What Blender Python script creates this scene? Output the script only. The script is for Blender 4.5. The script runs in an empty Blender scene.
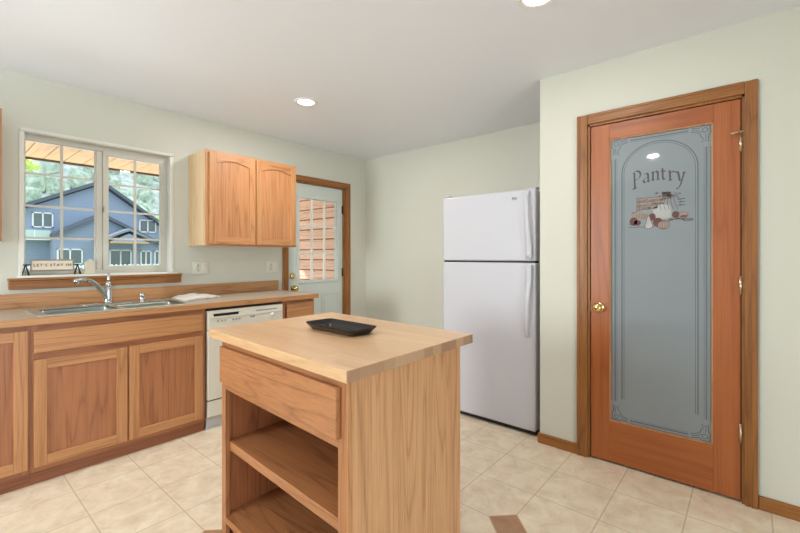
import bpy, bmesh, math, random
from mathutils import Vector, Matrix, noise
random.seed(7)
PI = math.pi
S = bpy.context.scene
COL = S.collection

def lin(c):
    return tuple(((v/255)/12.92 if v/255 <= .04045 else ((v/255+.055)/1.055)**2.4) for v in c)

# ------------------------------------------------------------------ camera, world, lights, exposure
cam = bpy.data.cameras.new('camera')
cam.sensor_width = 36; cam.lens = 408.6/800*36; cam.shift_y = -10.5/800
cam.clip_start = .02; cam.clip_end = 600
co = bpy.data.objects.new('camera', cam); COL.objects.link(co)
co.location = (0, 0, 1.26); co.rotation_euler = (PI/2, 0, -math.radians(49.42))
S.camera = co

w = bpy.data.worlds.new('sky'); S.world = w; w.use_nodes = True
bg = w.node_tree.nodes['Background']
bg.inputs[0].default_value = (.74, .86, 1, 1); bg.inputs[1].default_value = 2.2

def light(name, kind, loc, rot, energy, color=(1, 1, 1), **kw):
    l = bpy.data.lights.new(name, kind); l.energy = energy; l.color = color
    for k, v in kw.items(): setattr(l, k, v)
    o = bpy.data.objects.new(name, l); COL.objects.link(o); o.location = loc; o.rotation_euler = rot
    return o
sd = Vector((.5, -.62, -.53)).normalized()
sun = light('sun', 'SUN', (0, 12, 10), sd.to_track_quat('-Z', 'Y').to_euler(), 5.0, (1, .95, .88), angle=.02)
# daylight at the patio door (west wall) and the wide window (south wall) behind the viewpoint
light('west_daylight', 'AREA', (-2.86, 2.55, 1.47), (0, -PI/2-.22, 0), 170, (.88, .95, 1), shape='RECTANGLE', size=1.3, size_y=1.2)
light('south_daylight', 'AREA', (-.6, -3.5, 1.0), (PI/2+.5, 0, 0), 118, (.84, .92, 1), shape='RECTANGLE', size=3.4, size_y=2.0)
# added area lamp below the sill line, imitating bounce off sunlit ground
light('patio_bounce_lamp', 'AREA', (1.5, 8.6, -.05), (PI, 0, 0), 420, (.94, .97, 1), shape='RECTANGLE', size=9, size_y=3.4)

v = S.view_settings
v.view_transform = 'Standard'; v.look = 'None'; v.exposure = 0; v.gamma = 1; v.use_curve_mapping = False

# ------------------------------------------------------------------ materials
MATS = {}
def newmat(name):
    m = bpy.data.materials.new(name); m.use_nodes = True
    nt = m.node_tree
    return m, nt, nt.nodes['Principled BSDF']
def N(nt, t, **kw):
    n = nt.nodes.new(t)
    for k, val in kw.items():
        if k.startswith('_'): setattr(n, k[1:], val)
        else: n.inputs[k].default_value = val
    return n
def MA(nt, op, a, b=None, c=None):
    n = nt.nodes.new('ShaderNodeMath'); n.operation = op
    for i, x in enumerate((a, b, c)):
        if x is None: continue
        if isinstance(x, (int, float)): n.inputs[i].default_value = x
        else: nt.links.new(x, n.inputs[i])
    return n.outputs[0]
def MIX(nt, fac, a, b):
    n = nt.nodes.new('ShaderNodeMix'); n.data_type = 'RGBA'
    for i, x in ((0, fac), (6, a), (7, b)):
        if isinstance(x, (int, float)): n.inputs[i].default_value = x
        elif isinstance(x, tuple): n.inputs[i].default_value = (*x, 1)
        else: nt.links.new(x, n.inputs[i])
    return n.outputs[2]

def plain(name, rgb, rough=.5, metal=0, coat=0, spec=.5, bump=0, bscale=200, var=0):
    if name in MATS: return MATS[name]
    m, nt, b = newmat(name)
    b.inputs['Base Color'].default_value = (*lin(rgb), 1)
    b.inputs['Roughness'].default_value = rough; b.inputs['Metallic'].default_value = metal
    b.inputs['Coat Weight'].default_value = coat; b.inputs['Specular IOR Level'].default_value = spec
    tc = N(nt, 'ShaderNodeTexCoord')
    nz = N(nt, 'ShaderNodeTexNoise', Scale=bscale, Detail=3); nt.links.new(tc.outputs['Object'], nz.inputs['Vector'])
    if var:
        dk = tuple(x*(1-var) for x in lin(rgb))
        nt.links.new(MIX(nt, nz.outputs[0], lin(rgb), dk), b.inputs['Base Color'])
    if bump:
        bp = N(nt, 'ShaderNodeBump', Strength=bump, Distance=.002); nt.links.new(nz.outputs[0], bp.inputs['Height'])
        nt.links.new(bp.outputs[0], b.inputs['Normal'])
    MATS[name] = m; return m

WOODS = {  # light, dark, roughness
    'oak_frame': ((196, 140, 92), (150, 96, 58), .42),
    'oak_panel': ((176, 116, 76), (132, 78, 48), .42),
    'oak_side_glare': ((222, 190, 148), (190, 150, 106), .4),  # pale side finish, with window glare put into the colour
    'maple_edge': ((214, 174, 130), (190, 146, 102), .4),
    'oak_upper': ((194, 136, 90), (148, 94, 58), .42),
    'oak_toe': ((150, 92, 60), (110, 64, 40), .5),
    'oak_island': ((212, 160, 114), (160, 108, 68), .42),
    'oak_island_red': ((178, 120, 76), (130, 78, 46), .42),
    'oak_inside_shade': ((172, 108, 68), (122, 72, 44), .45),  # darker inner wood, shade of the shelf bay put into the colour
    'oak_band': ((196, 144, 94), (150, 98, 56), .4),
    'oak_trim': ((156, 100, 46), (106, 62, 25), .42),
    'oak_splash': ((186, 136, 90), (138, 90, 54), .4),
    'fir_door': ((170, 96, 47), (138, 70, 32), .38),
    'cedar': ((234, 200, 178), (178, 122, 96), .7),
    'soffit': ((182, 146, 98), (150, 112, 68), .6),
}
def wood(kind, axis, fig=9.0):
    key = kind + axis
    if key in MATS: return MATS[key]
    lt, dk, ro = WOODS[kind]
    m, nt, b = newmat(kind + '_' + axis)
    tc = N(nt, 'ShaderNodeTexCoord'); oi = N(nt, 'ShaderNodeObjectInfo')
    off = N(nt, 'ShaderNodeVectorMath', _operation='SCALE'); off.inputs[0].default_value = (7.3, 3.1, 5.7)
    nt.links.new(oi.outputs['Random'], off.inputs['Scale'])
    add = N(nt, 'ShaderNodeVectorMath', _operation='ADD')
    nt.links.new(tc.outputs['Object'], add.inputs[0]); nt.links.new(off.outputs[0], add.inputs[1])
    i = 'xyz'.index(axis)
    def scaled(al, ac):
        s = [ac]*3; s[i] = al
        mp = N(nt, 'ShaderNodeVectorMath', _operation='MULTIPLY'); mp.inputs[1].default_value = s
        nt.links.new(add.outputs[0], mp.inputs[0]); return mp.outputs[0]
    n1 = N(nt, 'ShaderNodeTexNoise', Scale=1, Detail=2, Roughness=.4); nt.links.new(scaled(.45, 7), n1.inputs['Vector'])
    rings = MA(nt, 'PINGPONG', MA(nt, 'MULTIPLY', n1.outputs[0], fig*1.3), .5)
    rings = MA(nt, 'POWER', MA(nt, 'MULTIPLY', rings, 2), 5)
    n2 = N(nt, 'ShaderNodeTexNoise', Scale=1, Detail=4, Roughness=.7); nt.links.new(scaled(3.5, 210), n2.inputs['Vector'])
    pores = MA(nt, 'MULTIPLY', MA(nt, 'SUBTRACT', n2.outputs[0], .44), 4)
    pores = MA(nt, 'MINIMUM', MA(nt, 'MAXIMUM', pores, 0), 1)
    n3 = N(nt, 'ShaderNodeTexNoise', Scale=1, Detail=2); nt.links.new(scaled(.3, 22), n3.inputs['Vector'])
    f = MA(nt, 'ADD', MA(nt, 'MULTIPLY', rings, .5), MA(nt, 'MULTIPLY', pores, .55))
    f = MA(nt, 'ADD', f, MA(nt, 'MULTIPLY', MA(nt, 'SUBTRACT', n3.outputs[0], .5), .8))
    f = MA(nt, 'MINIMUM', MA(nt, 'MAXIMUM', f, 0), 1)
    nt.links.new(MIX(nt, f, lin(lt), lin(dk)), b.inputs['Base Color'])
    b.inputs['Roughness'].default_value = ro
    bp = N(nt, 'ShaderNodeBump', Strength=.08, Distance=.001); nt.links.new(pores, bp.inputs['Height'])
    nt.links.new(bp.outputs[0], b.inputs['Normal'])
    MATS[key] = m; return m

def butcher(name, axis):
    """edge-glued maple strips running along axis"""
    m, nt, b = newmat(name)
    tc = N(nt, 'ShaderNodeTexCoord')
    sp = N(nt, 'ShaderNodeSeparateXYZ'); nt.links.new(tc.outputs['Object'], sp.inputs[0])
    al, ac = (sp.outputs[1], sp.outputs[0]) if axis == 'y' else (sp.outputs[0], sp.outputs[1])
    cmb = N(nt, 'ShaderNodeCombineXYZ'); nt.links.new(al, cmb.inputs[0]); nt.links.new(ac, cmb.inputs[1])
    br = N(nt, 'ShaderNodeTexBrick', Scale=1); br.inputs['Brick Width'].default_value = .62; br.inputs['Row Height'].default_value = .05
    br.inputs['Mortar Size'].default_value = .0004
    br.inputs['Color1'].default_value = (*lin((226, 187, 147)), 1); br.inputs['Color2'].default_value = (*lin((213, 171, 129)), 1)
    br.inputs['Mortar'].default_value = (*lin((205, 160, 112)), 1)
    nt.links.new(cmb.outputs[0], br.inputs['Vector'])
    s = N(nt, 'ShaderNodeVectorMath', _operation='MULTIPLY'); s.inputs[1].default_value = (3, 60, 1)
    nt.links.new(cmb.outputs[0], s.inputs[0])
    nz = N(nt, 'ShaderNodeTexNoise', Scale=1, Detail=4); nt.links.new(s.outputs[0], nz.inputs['Vector'])
    k = MA(nt, 'MULTIPLY', MA(nt, 'MAXIMUM', MA(nt, 'SUBTRACT', nz.outputs[0], .5), 0), 2.2)
    nt.links.new(MIX(nt, k, br.outputs['Color'], lin((196, 146, 98))), b.inputs['Base Color'])
    b.inputs['Roughness'].default_value = .3; b.inputs['Coat Weight'].default_value = .15; b.inputs['Coat Roughness'].default_value = .2
    return m

def butcher_end(name, axis):
    """end grain blocks along the table's edge, each with its own tone"""
    m, nt, b = newmat(name)
    tc = N(nt, 'ShaderNodeTexCoord')
    sp = N(nt, 'ShaderNodeSeparateXYZ'); nt.links.new(tc.outputs['Object'], sp.inputs[0])
    a = sp.outputs['xyz'.index(axis)]
    cell = MA(nt, 'FLOOR', MA(nt, 'DIVIDE', a, .055))
    wn = N(nt, 'ShaderNodeTexWhiteNoise', _noise_dimensions='1D'); nt.links.new(cell, wn.inputs['W'])
    nz = N(nt, 'ShaderNodeTexNoise', Scale=90, Detail=3); nt.links.new(tc.outputs['Object'], nz.inputs['Vector'])
    c = MIX(nt, wn.outputs[0], lin((196, 160, 124)), lin((160, 120, 92)))
    nt.links.new(MIX(nt, MA(nt, 'MULTIPLY', nz.outputs[0], .35), c, lin((150, 112, 84))), b.inputs['Base Color'])
    b.inputs['Roughness'].default_value = .4
    return m

def wallpaint(name, rgb, rough=.6):
    return plain(name, rgb, rough, bump=.15, bscale=130)
M_wall = wallpaint('wall_paint', (209, 207, 193))
M_ceil = wallpaint('ceiling_paint', (234, 236, 241), .55)
M_white = plain('white_vinyl', (226, 224, 214), .35)
M_vinyl = plain('backlit_vinyl', (204, 199, 186), .35)  # darker than the white vinyl: backlit shade put into the colour
M_door = plain('door_paint', (204, 210, 202), .4)
M_plate = plain('plate_plastic', (218, 214, 200), .35)
M_appl = plain('appliance_white', (196, 194, 199), .38, bump=.12, bscale=700)
M_dw = plain('dishwasher_white', (226, 220, 206), .35)
M_dark = plain('dark_gap', (26, 25, 25), .6)
M_grey = plain('grey_plastic', (150, 150, 150), .4)
M_chrome = plain('chrome', (205, 205, 205), .12, 1)
M_steel = plain('stainless', (214, 217, 213), .36, 1, bump=.03, bscale=300)
M_brass = plain('brass', (224, 196, 130), .16, 1)
M_hinge = plain('satin_nickel', (206, 190, 160), .3, 1)
M_black = plain('black_iron', (20, 20, 20), .5)
M_tray = plain('tray_glaze', (12, 6, 18), .16, 0, .15, var=.5, bscale=60)
M_cloth = plain('towel_cloth', (222, 214, 204), .9, bump=.5, bscale=260, var=.12)
M_sign = plain('sign_face', (222, 208, 186), .6)
M_signfr = plain('sign_frame', (150, 140, 128), .6, var=.2, bscale=60)
M_ink = plain('sign_ink', (70, 62, 56), .6)
M_lamin = plain('laminate', (190, 174, 156), .32, var=.22, bscale=60)
M_block = plain('ornament_paint', (206, 196, 176), .6)

def emit(name, rgb, s):
    m, nt, b = newmat(name)
    b.inputs['Base Color'].default_value = (*rgb, 1)
    b.inputs['Emission Color'].default_value = (*rgb, 1); b.inputs['Emission Strength'].default_value = s
    return m
M_lamp = emit('lamp_lens', (1, .96, .88), 6)

def glass_pane(name):
    m, nt, b = newmat(name); nt.nodes.remove(b)
    out = nt.nodes['Material Output']
    tr = N(nt, 'ShaderNodeBsdfTransparent'); tr.inputs[0].default_value = (.97, .985, .98, 1)
    gl = N(nt, 'ShaderNodeBsdfGlossy', Roughness=.02)
    fr = N(nt, 'ShaderNodeFresnel', IOR=1.35)
    mx = nt.nodes.new('ShaderNodeMixShader')
    nt.links.new(fr.outputs[0], mx.inputs[0]); nt.links.new(tr.outputs[0], mx.inputs[1]); nt.links.new(gl.outputs[0], mx.inputs[2])
    nt.links.new(mx.outputs[0], out.inputs[0])
    return m
M_glass = glass_pane('clear_glass')

def frosted():
    m, nt, b = newmat('frosted_glass')
    b.inputs['Base Color'].default_value = (*lin((144, 153, 158)), 1)
    b.inputs['Roughness'].default_value = .55
    b.inputs['Transmission Weight'].default_value = .25
    b.inputs['Coat Weight'].default_value = 1; b.inputs['Coat Roughness'].default_value = .04; b.inputs['Coat IOR'].default_value = 1.55
    return m
M_frost = frosted()
M_etch = plain('etched_line', (100, 108, 112), .6, coat=.6)
M_etchtxt = plain('etched_lettering', (80, 80, 78), .6, coat=.5)
M_etchbrown = plain('etched_brown', (88, 62, 54), .6, coat=.5)
M_etchtan = plain('etched_tan', (150, 132, 120), .6, coat=.5)
M_etchred = plain('etched_red', (92, 52, 50), .6, coat=.5)
M_etchpale = plain('etched_pale', (170, 170, 166), .6, coat=.5)

def floor_mat():
    m, nt, b = newmat('vinyl_tile')
    tc = N(nt, 'ShaderNodeTexCoord')
    sp = N(nt, 'ShaderNodeSeparateXYZ'); nt.links.new(tc.outputs['Object'], sp.inputs[0])
    T = .3143
    gx = MA(nt, 'DIVIDE', MA(nt, 'SUBTRACT', sp.outputs[0], .84), T)
    gy = MA(nt, 'DIVIDE', MA(nt, 'SUBTRACT', sp.outputs[1], .863), T)
    def near(g): return MA(nt, 'ABSOLUTE', MA(nt, 'SUBTRACT', g, MA(nt, 'ROUND', g)))
    line = MA(nt, 'MINIMUM', near(gx), near(gy))
    grout = MA(nt, 'LESS_THAN', line, .011)
    hl = MA(nt, 'LESS_THAN', line, .03)
    # small brown diamonds where every third corner of the big tiles is clipped
    def wrap(g, c): return MA(nt, 'ABSOLUTE', MA(nt, 'WRAP', MA(nt, 'SUBTRACT', g, c), -6, 6))
    d1 = MA(nt, 'ADD', wrap(gx, 3), wrap(gy, 0)); d2 = MA(nt, 'ADD', wrap(gx, 0), wrap(gy, 3))
    d = MA(nt, 'MINIMUM', d1, d2)
    dot = MA(nt, 'LESS_THAN', d, .30); dotedge = MA(nt, 'LESS_THAN', d, .325)
    nz = N(nt, 'ShaderNodeTexNoise', Scale=9, Detail=7, Roughness=.68, Distortion=.5); nt.links.new(tc.outputs['Object'], nz.inputs['Vector'])
    nb = N(nt, 'ShaderNodeTexNoise', Scale=2.2, Detail=2); nt.links.new(tc.outputs['Object'], nb.inputs['Vector'])
    vein = MA(nt, 'POWER', nz.outputs[0], 1.5)
    base = MIX(nt, MA(nt, 'MULTIPLY', vein, 1.7), lin((255, 244, 220)), lin((206, 178, 146)))
    base = MIX(nt, MA(nt, 'MULTIPLY', nb.outputs[0], .35), base, lin((250, 238, 214)))
    base = MIX(nt, MA(nt, 'MULTIPLY', hl, .18), base, lin((244, 232, 210)))
    base = MIX(nt, MA(nt, 'MULTIPLY', grout, .5), base, lin((168, 146, 120)))
    base = MIX(nt, dotedge, base, lin((204, 172, 140)))
    brown = MIX(nt, nz.outputs[0], lin((190, 148, 112)), lin((140, 98, 66)))
    base = MIX(nt, dot, base, brown)
    nt.links.new(base, b.inputs['Base Color'])
    b.inputs['Roughness'].default_value = .3
    bp = N(nt, 'ShaderNodeBump', Strength=.15, Distance=.002); nt.links.new(MA(nt, 'SUBTRACT', nz.outputs[0], grout), bp.inputs['Height'])
    nt.links.new(bp.outputs[0], b.inputs['Normal'])
    return m

def siding_mat(name, rgb, pitch, dark=.62, noise_amt=.15):
    m, nt, b = newmat(name)
    tc = N(nt, 'ShaderNodeTexCoord'); sp = N(nt, 'ShaderNodeSeparateXYZ'); nt.links.new(tc.outputs['Object'], sp.inputs[0])
    fr = MA(nt, 'FRACT', MA(nt, 'DIVIDE', sp.outputs[2], pitch))
    ln = MA(nt, 'LESS_THAN', fr, .1)
    nz = N(nt, 'ShaderNodeTexNoise', Scale=3, Detail=3); nt.links.new(tc.outputs['Object'], nz.inputs['Vector'])
    c = MIX(nt, MA(nt, 'MULTIPLY', nz.outputs[0], noise_amt*2), lin(rgb), tuple(x*.7 for x in lin(rgb)))
    nt.links.new(MIX(nt, ln, c, tuple(x*dark for x in lin(rgb))), b.inputs['Base Color'])
    b.inputs['Roughness'].default_value = .7
    return m

# ------------------------------------------------------------------ geometry helpers
class MB:
    """collects shapes into one bmesh; material index per face"""
    def __init__(s): s.bm = bmesh.new()
    def _faces(s, before, mi, smooth):
        for f in s.bm.faces:
            if f not in before: f.material_index = mi; f.smooth = smooth
    def box(s, x0, x1, y0, y1, z0, z1, mi=0, bev=0, seg=2, xf=None):
        b = bmesh.new()
        vs = [b.verts.new((x, y, z)) for x in (x0, x1) for y in (y0, y1) for z in (z0, z1)]
        for q in ((0, 1, 3, 2), (4, 6, 7, 5), (0, 4, 5, 1), (2, 3, 7, 6), (0, 2, 6, 4), (1, 5, 7, 3)):
            b.faces.new([vs[i] for i in q])
        if bev: bmesh.ops.bevel(b, geom=b.edges[:], offset=bev, segments=seg, affect='EDGES', profile=.5)
        return s._merge(b, mi, xf, False)
    def _merge(s, b, mi, xf, smooth):
        bmesh.ops.recalc_face_normals(b, faces=b.faces[:])
        mp = {}
        for vtx in b.verts:
            p = xf(vtx.co) if xf else vtx.co
            mp[vtx] = s.bm.verts.new(p)
        for f in b.faces:
            try: nf = s.bm.faces.new([mp[q] for q in f.verts])
            except ValueError: continue
            nf.material_index = mi; nf.smooth = smooth or f.smooth
        b.free(); return s
    def prism(s, pts, axis, a0, a1, mi=0, bev=0, xf=None):
        """polygon pts (2D) extruded along axis between a0 and a1"""
        b = bmesh.new(); i = 'xyz'.index(axis)
        def P(p, a):
            c = list(p); c.insert(i, a); return c
        lo = [b.verts.new(P(p, a0)) for p in pts]; hi = [b.verts.new(P(p, a1)) for p in pts]
        b.faces.new(lo); b.faces.new(hi[::-1])
        n = len(pts)
        for k in range(n): b.faces.new([lo[k], lo[(k+1) % n], hi[(k+1) % n], hi[k]])
        if bev: bmesh.ops.bevel(b, geom=b.edges[:], offset=bev, segments=2, affect='EDGES', profile=.5)
        return s._merge(b, mi, xf, False)
    def tube(s, pts, r, n=12, mi=0, xf=None, caps=True):
        b = bmesh.new(); pts = [Vector(p) for p in pts]
        rs = r if isinstance(r, (list, tuple)) else [r]*len(pts)
        rings = []; up = None
        for k, p in enumerate(pts):
            t = (pts[min(k+1, len(pts)-1)] - pts[max(k-1, 0)]).normalized()
            if up is None: up = t.orthogonal().normalized()
            up = (up - t*up.dot(t)).normalized(); sd_ = t.cross(up)
            rings.append([b.verts.new(p + (up*math.cos(2*PI*j/n) + sd_*math.sin(2*PI*j/n))*rs[k]) for j in range(n)])
        for k in range(len(rings)-1):
            for j in range(n):
                f = b.faces.new([rings[k][j], rings[k][(j+1) % n], rings[k+1][(j+1) % n], rings[k+1][j]]); f.smooth = True
        if caps: b.faces.new(rings[0][::-1]); b.faces.new(rings[-1])
        return s._merge(b, mi, xf, False)
    def lathe(s, prof, c, axis='z', n=32, mi=0):
        """prof: (radius, height) pairs around axis through c"""
        b = bmesh.new(); rings = []; c = Vector(c)
        for r, h in prof:
            ring = []
            for j in range(n):
                a = 2*PI*j/n; q = (r*math.cos(a), r*math.sin(a), h)
                q = {'z': q, 'x': (q[2], q[0], q[1]), 'y': (q[0], q[2], q[1])}[axis]
                ring.append(b.verts.new(c + Vector(q)))
            rings.append(ring)
        for k in range(len(rings)-1):
            for j in range(n):
                f = b.faces.new([rings[k][j], rings[k][(j+1) % n], rings[k+1][(j+1) % n], rings[k+1][j]]); f.smooth = True
        if prof[0][0] > 1e-6: b.faces.new(rings[0])
        if prof[-1][0] > 1e-6: b.faces.new(rings[-1])
        bmesh.ops.remove_doubles(b, verts=b.verts[:], dist=1e-7)
        return s._merge(b, mi, None, False)

BASE = {}
def setp(o, label=None, cat=None, group=None, kind=None):
    if label: o['label'] = label
    if cat: o['category'] = cat
    if group: o['group'] = group
    if kind: o['kind'] = kind
    return o
def obj(name, mb, mats, parent=None, sub=None):
    """links the shapes as ONE mesh object; coordinates are world unless parent has a base"""
    me = bpy.data.meshes.new(name); bm = mb.bm if isinstance(mb, MB) else mb
    base = BASE.get(parent.name, Vector()) if parent else Vector()
    if base.length: bmesh.ops.translate(bm, verts=bm.verts[:], vec=-base)
    bm.to_mesh(me); bm.free()
    for m in (mats if isinstance(mats, (list, tuple)) else [mats]): me.materials.append(m)
    o = bpy.data.objects.new(name, me); COL.objects.link(o)
    if parent: o.parent = parent
    BASE[o.name] = base
    return o
def empty(name, loc, label=None, cat=None, group=None, kind=None):
    o = bpy.data.objects.new(name, None); COL.objects.link(o); o.location = loc; o.empty_display_size = .1
    BASE[o.name] = Vector(loc)
    return setp(o, label, cat, group, kind)
def struct(name, mb, mats): return setp(obj(name, mb, mats), kind='structure')
def copy_tree(o, parent=None):
    c = o.copy(); COL.objects.link(c); BASE[c.name] = BASE.get(o.name, Vector())
    if parent: c.parent = parent
    for ch in list(o.children): copy_tree(ch, c)
    return c
def spline(ctrl, n=8):
    P = [Vector(p) for p in ctrl]; P = [P[0]*2-P[1]] + P + [P[-1]*2-P[-2]]; out = []
    for k in range(1, len(P)-2):
        a, b, c, d = P[k-1:k+3]
        for j in range(n):
            t = j/n
            out.append(.5*((2*b) + (c-a)*t + (2*a-5*b+4*c-d)*t*t + (3*b-a-3*c+d)*t**3))
    out.append(P[-2]); return out

# ------------------------------------------------------------------ room shell
YN, XE, XP, CEIL = 3.615, 3.573, 2.714, 2.45
XW, YS = -2.6, -2.8
mb = MB(); mb.box(XW-.15, XE+.15, YS-.15, YN+.15, -.12, 0); struct('floor', mb, floor_mat())
mb = MB(); mb.box(XW-.15, XE+.15, YS-.15, YN+.15, CEIL, CEIL+.12); struct('ceiling', mb, M_ceil)
def holed(a0, a1, z0, z1, holes, emitbox):
    """wall as a grid of boxes around its openings"""
    A = sorted({a0, a1, *[h[0] for h in holes], *[h[1] for h in holes]}); Z = sorted({z0, z1, *[h[2] for h in holes], *[h[3] for h in holes]})
    for i in range(len(A)-1):
        for j in range(len(Z)-1):
            ca, cz = (A[i]+A[i+1])/2, (Z[j]+Z[j+1])/2
            if not any(h[0] < ca < h[1] and h[2] < cz < h[3] for h in holes): emitbox(A[i], A[i+1], Z[j], Z[j+1])
WX0, WX1, WZ0, WZ1 = .413, 1.337, 1.128, 2.10          # kitchen window opening
DX0, DX1, DZ1 = 2.437, 3.225, 2.055                    # entry door opening
mb = MB(); holed(XW-.15, XE+.15, 0, CEIL, [(WX0, WX1, WZ0, WZ1), (DX0, DX1, 0, DZ1)], lambda a, b, c, d: mb.box(a, b, YN, YN+.15, c, d)); struct('wall_north', mb, M_wall)
mb = MB(); mb.box(XE, XE+.15, YS, YN, 0, CEIL); struct('wall_east', mb, M_wall)
PY0, PY1, PZ1 = .020, .772, 2.08                       # pantry door opening
mb = MB(); holed(YS, 1.078, 0, CEIL, [(PY0, PY1, 0, PZ1)], lambda a, b, c, d: mb.box(XP, XP+.12, a, b, c, d))
mb.box(XP+.12, XE, .958, 1.078, 0, CEIL); struct('wall_pantry', mb, M_wall)
SH = (-2.3, 1.1, .05, 2.1)
mb = MB(); holed(XW-.15, XE+.15, 0, CEIL, [SH], lambda a, b, c, d: mb.box(a, b, YS-.15, YS, c, d)); struct('wall_south', mb, M_wall)
WH = (2.0, 3.1, .85, 2.1)
mb = MB(); holed(YS, YN, 0, CEIL, [WH], lambda a, b, c, d: mb.box(XW-.15, XW, a, b, c, d)); struct('wall_west', mb, M_wall)

# skirting boards
OT = [wood('oak_trim', a) for a in 'xyz']
def skirt(name, x0, x1, y0, y1, ax):
    b = MB(); b.box(x0, x1, y0, y1, 0, .068, bev=.004); struct(name, b, wood('oak_trim', ax))
skirt('baseboard_pantry_left', XP-.013, XP, .833, 1.078+.013, 'y')
skirt('baseboard_pantry_right', XP-.013, XP, YS, -.032, 'y')
skirt('baseboard_recess', XP-.012, XE, 1.078, 1.091, 'x')
skirt('baseboard_east', XE-.013, XE, 1.092, YN, 'y')
skirt('baseboard_north', 3.302, XE-.014, YN-.013, YN, 'x')
skirt('baseboard_west', XW, XW+.013, YS+.014, YN, 'y')
skirt('baseboard_south', SH[1]+.01, XP-.014, YS, YS+.013, 'x')

# ------------------------------------------------------------------ window over the sink
w1 = empty('window_1', ((WX0+WX1)/2, YN, WZ0), kind='structure')
b = MB()   # white rounded drywall return around the opening
r = .022
b.box(WX0-.008, WX1+.008, YN-.012, YN+.09, WZ1-.024, WZ1+.002, bev=.010); b.box(WX0-.008, WX0+.02, YN-.006, YN+.09, WZ0, WZ1-.024, bev=.004); b.box(WX1-.02, WX1+.008, YN-.006, YN+.09, WZ0, WZ1-.024, bev=.006)
b.box(WX0-.014, WX1+.03, YN-.044, YN+.09, WZ0-.012, WZ0+.004, bev=.003)
obj('window_surround', b, M_white, w1)
FX0, FX1, FZ0, FZ1, FY = WX0+.02, WX1-.02, WZ0+.004, WZ1-.024, YN+.055
xm = .862
b = MB()
b.box(FX0, FX1, FY, FY+.05, FZ0, FZ0+.03, bev=.003); b.box(FX0, FX1, FY, FY+.05, FZ1-.036, FZ1, bev=.003)
b.box(FX0, FX0+.012, FY, FY+.05, FZ0+.03, FZ1-.036); b.box(FX1-.02, FX1, FY, FY+.05, FZ0+.03, FZ1-.036, bev=.003)
b.box(xm-.026, xm+.012, FY+.006, FY+.05, FZ0+.03, FZ1-.036, bev=.003)
obj('window_frame', b, M_vinyl, w1)
def lites(x0, x1, z0, z1, y, fr, sash):
    """one sash: rails, glazing bars (2 x 4) and glass"""
    b = MB()
    b.box(x0, x1, y, y+.03, z0, z0+fr, bev=.003); b.box(x0, x1, y, y+.03, z1-fr, z1, bev=.003)
    b.box(x0, x0+fr, y, y+.03, z0+fr, z1-fr, bev=.003); b.box(x1-fr, x1, y, y+.03, z0+fr, z1-fr, bev=.003)
    s_ = obj('sash', b, M_vinyl, w1)
    gx0, gx1, gz0, gz1 = x0+fr, x1-fr, z0+fr, z1-fr
    b = MB(); xc = (gx0+gx1)/2
    b.box(xc-.008, xc+.008, y+.008, y+.02, gz0, gz1)
    for k in (1, 2, 3):
        zc = gz0 + (gz1-gz0)*k/4; b.box(gx0, gx1, y+.009, y+.019, zc-.007, zc+.007)
    obj('glazing_bars', b, M_vinyl, s_)
    b = MB(); b.box(gx0-.002, gx1+.002, y+.021, y+.025, gz0-.002, gz1+.002); obj('glass', b, M_glass, s_)
    return s_
lites(FX0+.002, xm-.022, FZ0+.022, FZ1-.028, FY+.012, .012, 0)
sash = lites(xm+.012, FX1-.018, FZ0+.018, FZ1-.032, FY-.004, .036, 1)
b = MB(); b.box(xm+.006, xm+.018, FY-.016, FY-.004, 1.585, 1.62, bev=.003); b.tube([(xm+.012, FY-.016, 1.6), (xm+.01, FY-.03, 1.615), (xm+.01, FY-.03, 1.63)], .004, 8)
obj('sash_latch', b, plain('latch_grey', (150, 146, 138), .4), w1)
b = MB()   # oak stool and apron under the window
b.box(.350, 1.398, YN-.048, YN, WZ0-.028, WZ0-.0125, bev=.004); b.box(.354, 1.394, YN-.036, YN, WZ0-.086, WZ0-.028, bev=.004)
b.box(.354, 1.394, YN-.042, YN-.02, WZ0-.044, WZ0-.03, bev=.003)
obj('window_stool', b, wood('oak_trim', 'x'), w1)

# ------------------------------------------------------------------ entry door (north wall)
d1 = empty('door_1', ((DX0+DX1)/2, YN, 0), kind='structure')
b = MB()
b.box(DX0-.06, DX0, YN-.018, YN, 0, DZ1, 0, .004); b.box(DX1, DX1+.075, YN-.018, YN, 0, DZ1, 0, .004)
b.box(DX0-.06, DX1+.075, YN-.018, YN, DZ1, DZ1+.058, 1, .004)
obj('door_casing', b, [wood('oak_trim', 'z'), wood('oak_trim', 'x')], d1)
b = MB(); b.box(DX0, DX0+.014, YN-.004, YN+.14, 0, DZ1); b.box(DX1-.014, DX1, YN-.004, YN+.14, 0, DZ1); b.box(DX0, DX1, YN-.004, YN+.14, DZ1-.014, DZ1)
obj('door_jamb', b, wood('oak_trim', 'z'), d1)
lx0, lx1, ly = DX0+.017, DX1-.017, YN+.025
gx0, gx1, gz0, gz1 = 2.60, 3.122, .998, 1.882
b = MB(); holed(lx0, lx1, .02, DZ1-.018, [(gx0, gx1, gz0, gz1)], lambda a, b_, c, d: b.box(a, b_, ly, ly+.044, c, d))
for x0, x1, z0, z1 in ((2.56, 2.79, .2, .83), (2.9, 3.13, .2, .83)):    # raised lower panels
    b.box(x0, x1, ly-.006, ly, z0, z1, bev=.005); b.box(x0+.035, x1-.035, ly-.011, ly-.005, z0+.035, z1-.035, bev=.004)
leaf = obj('door_leaf', b, M_door, d1)
b = MB()
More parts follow.
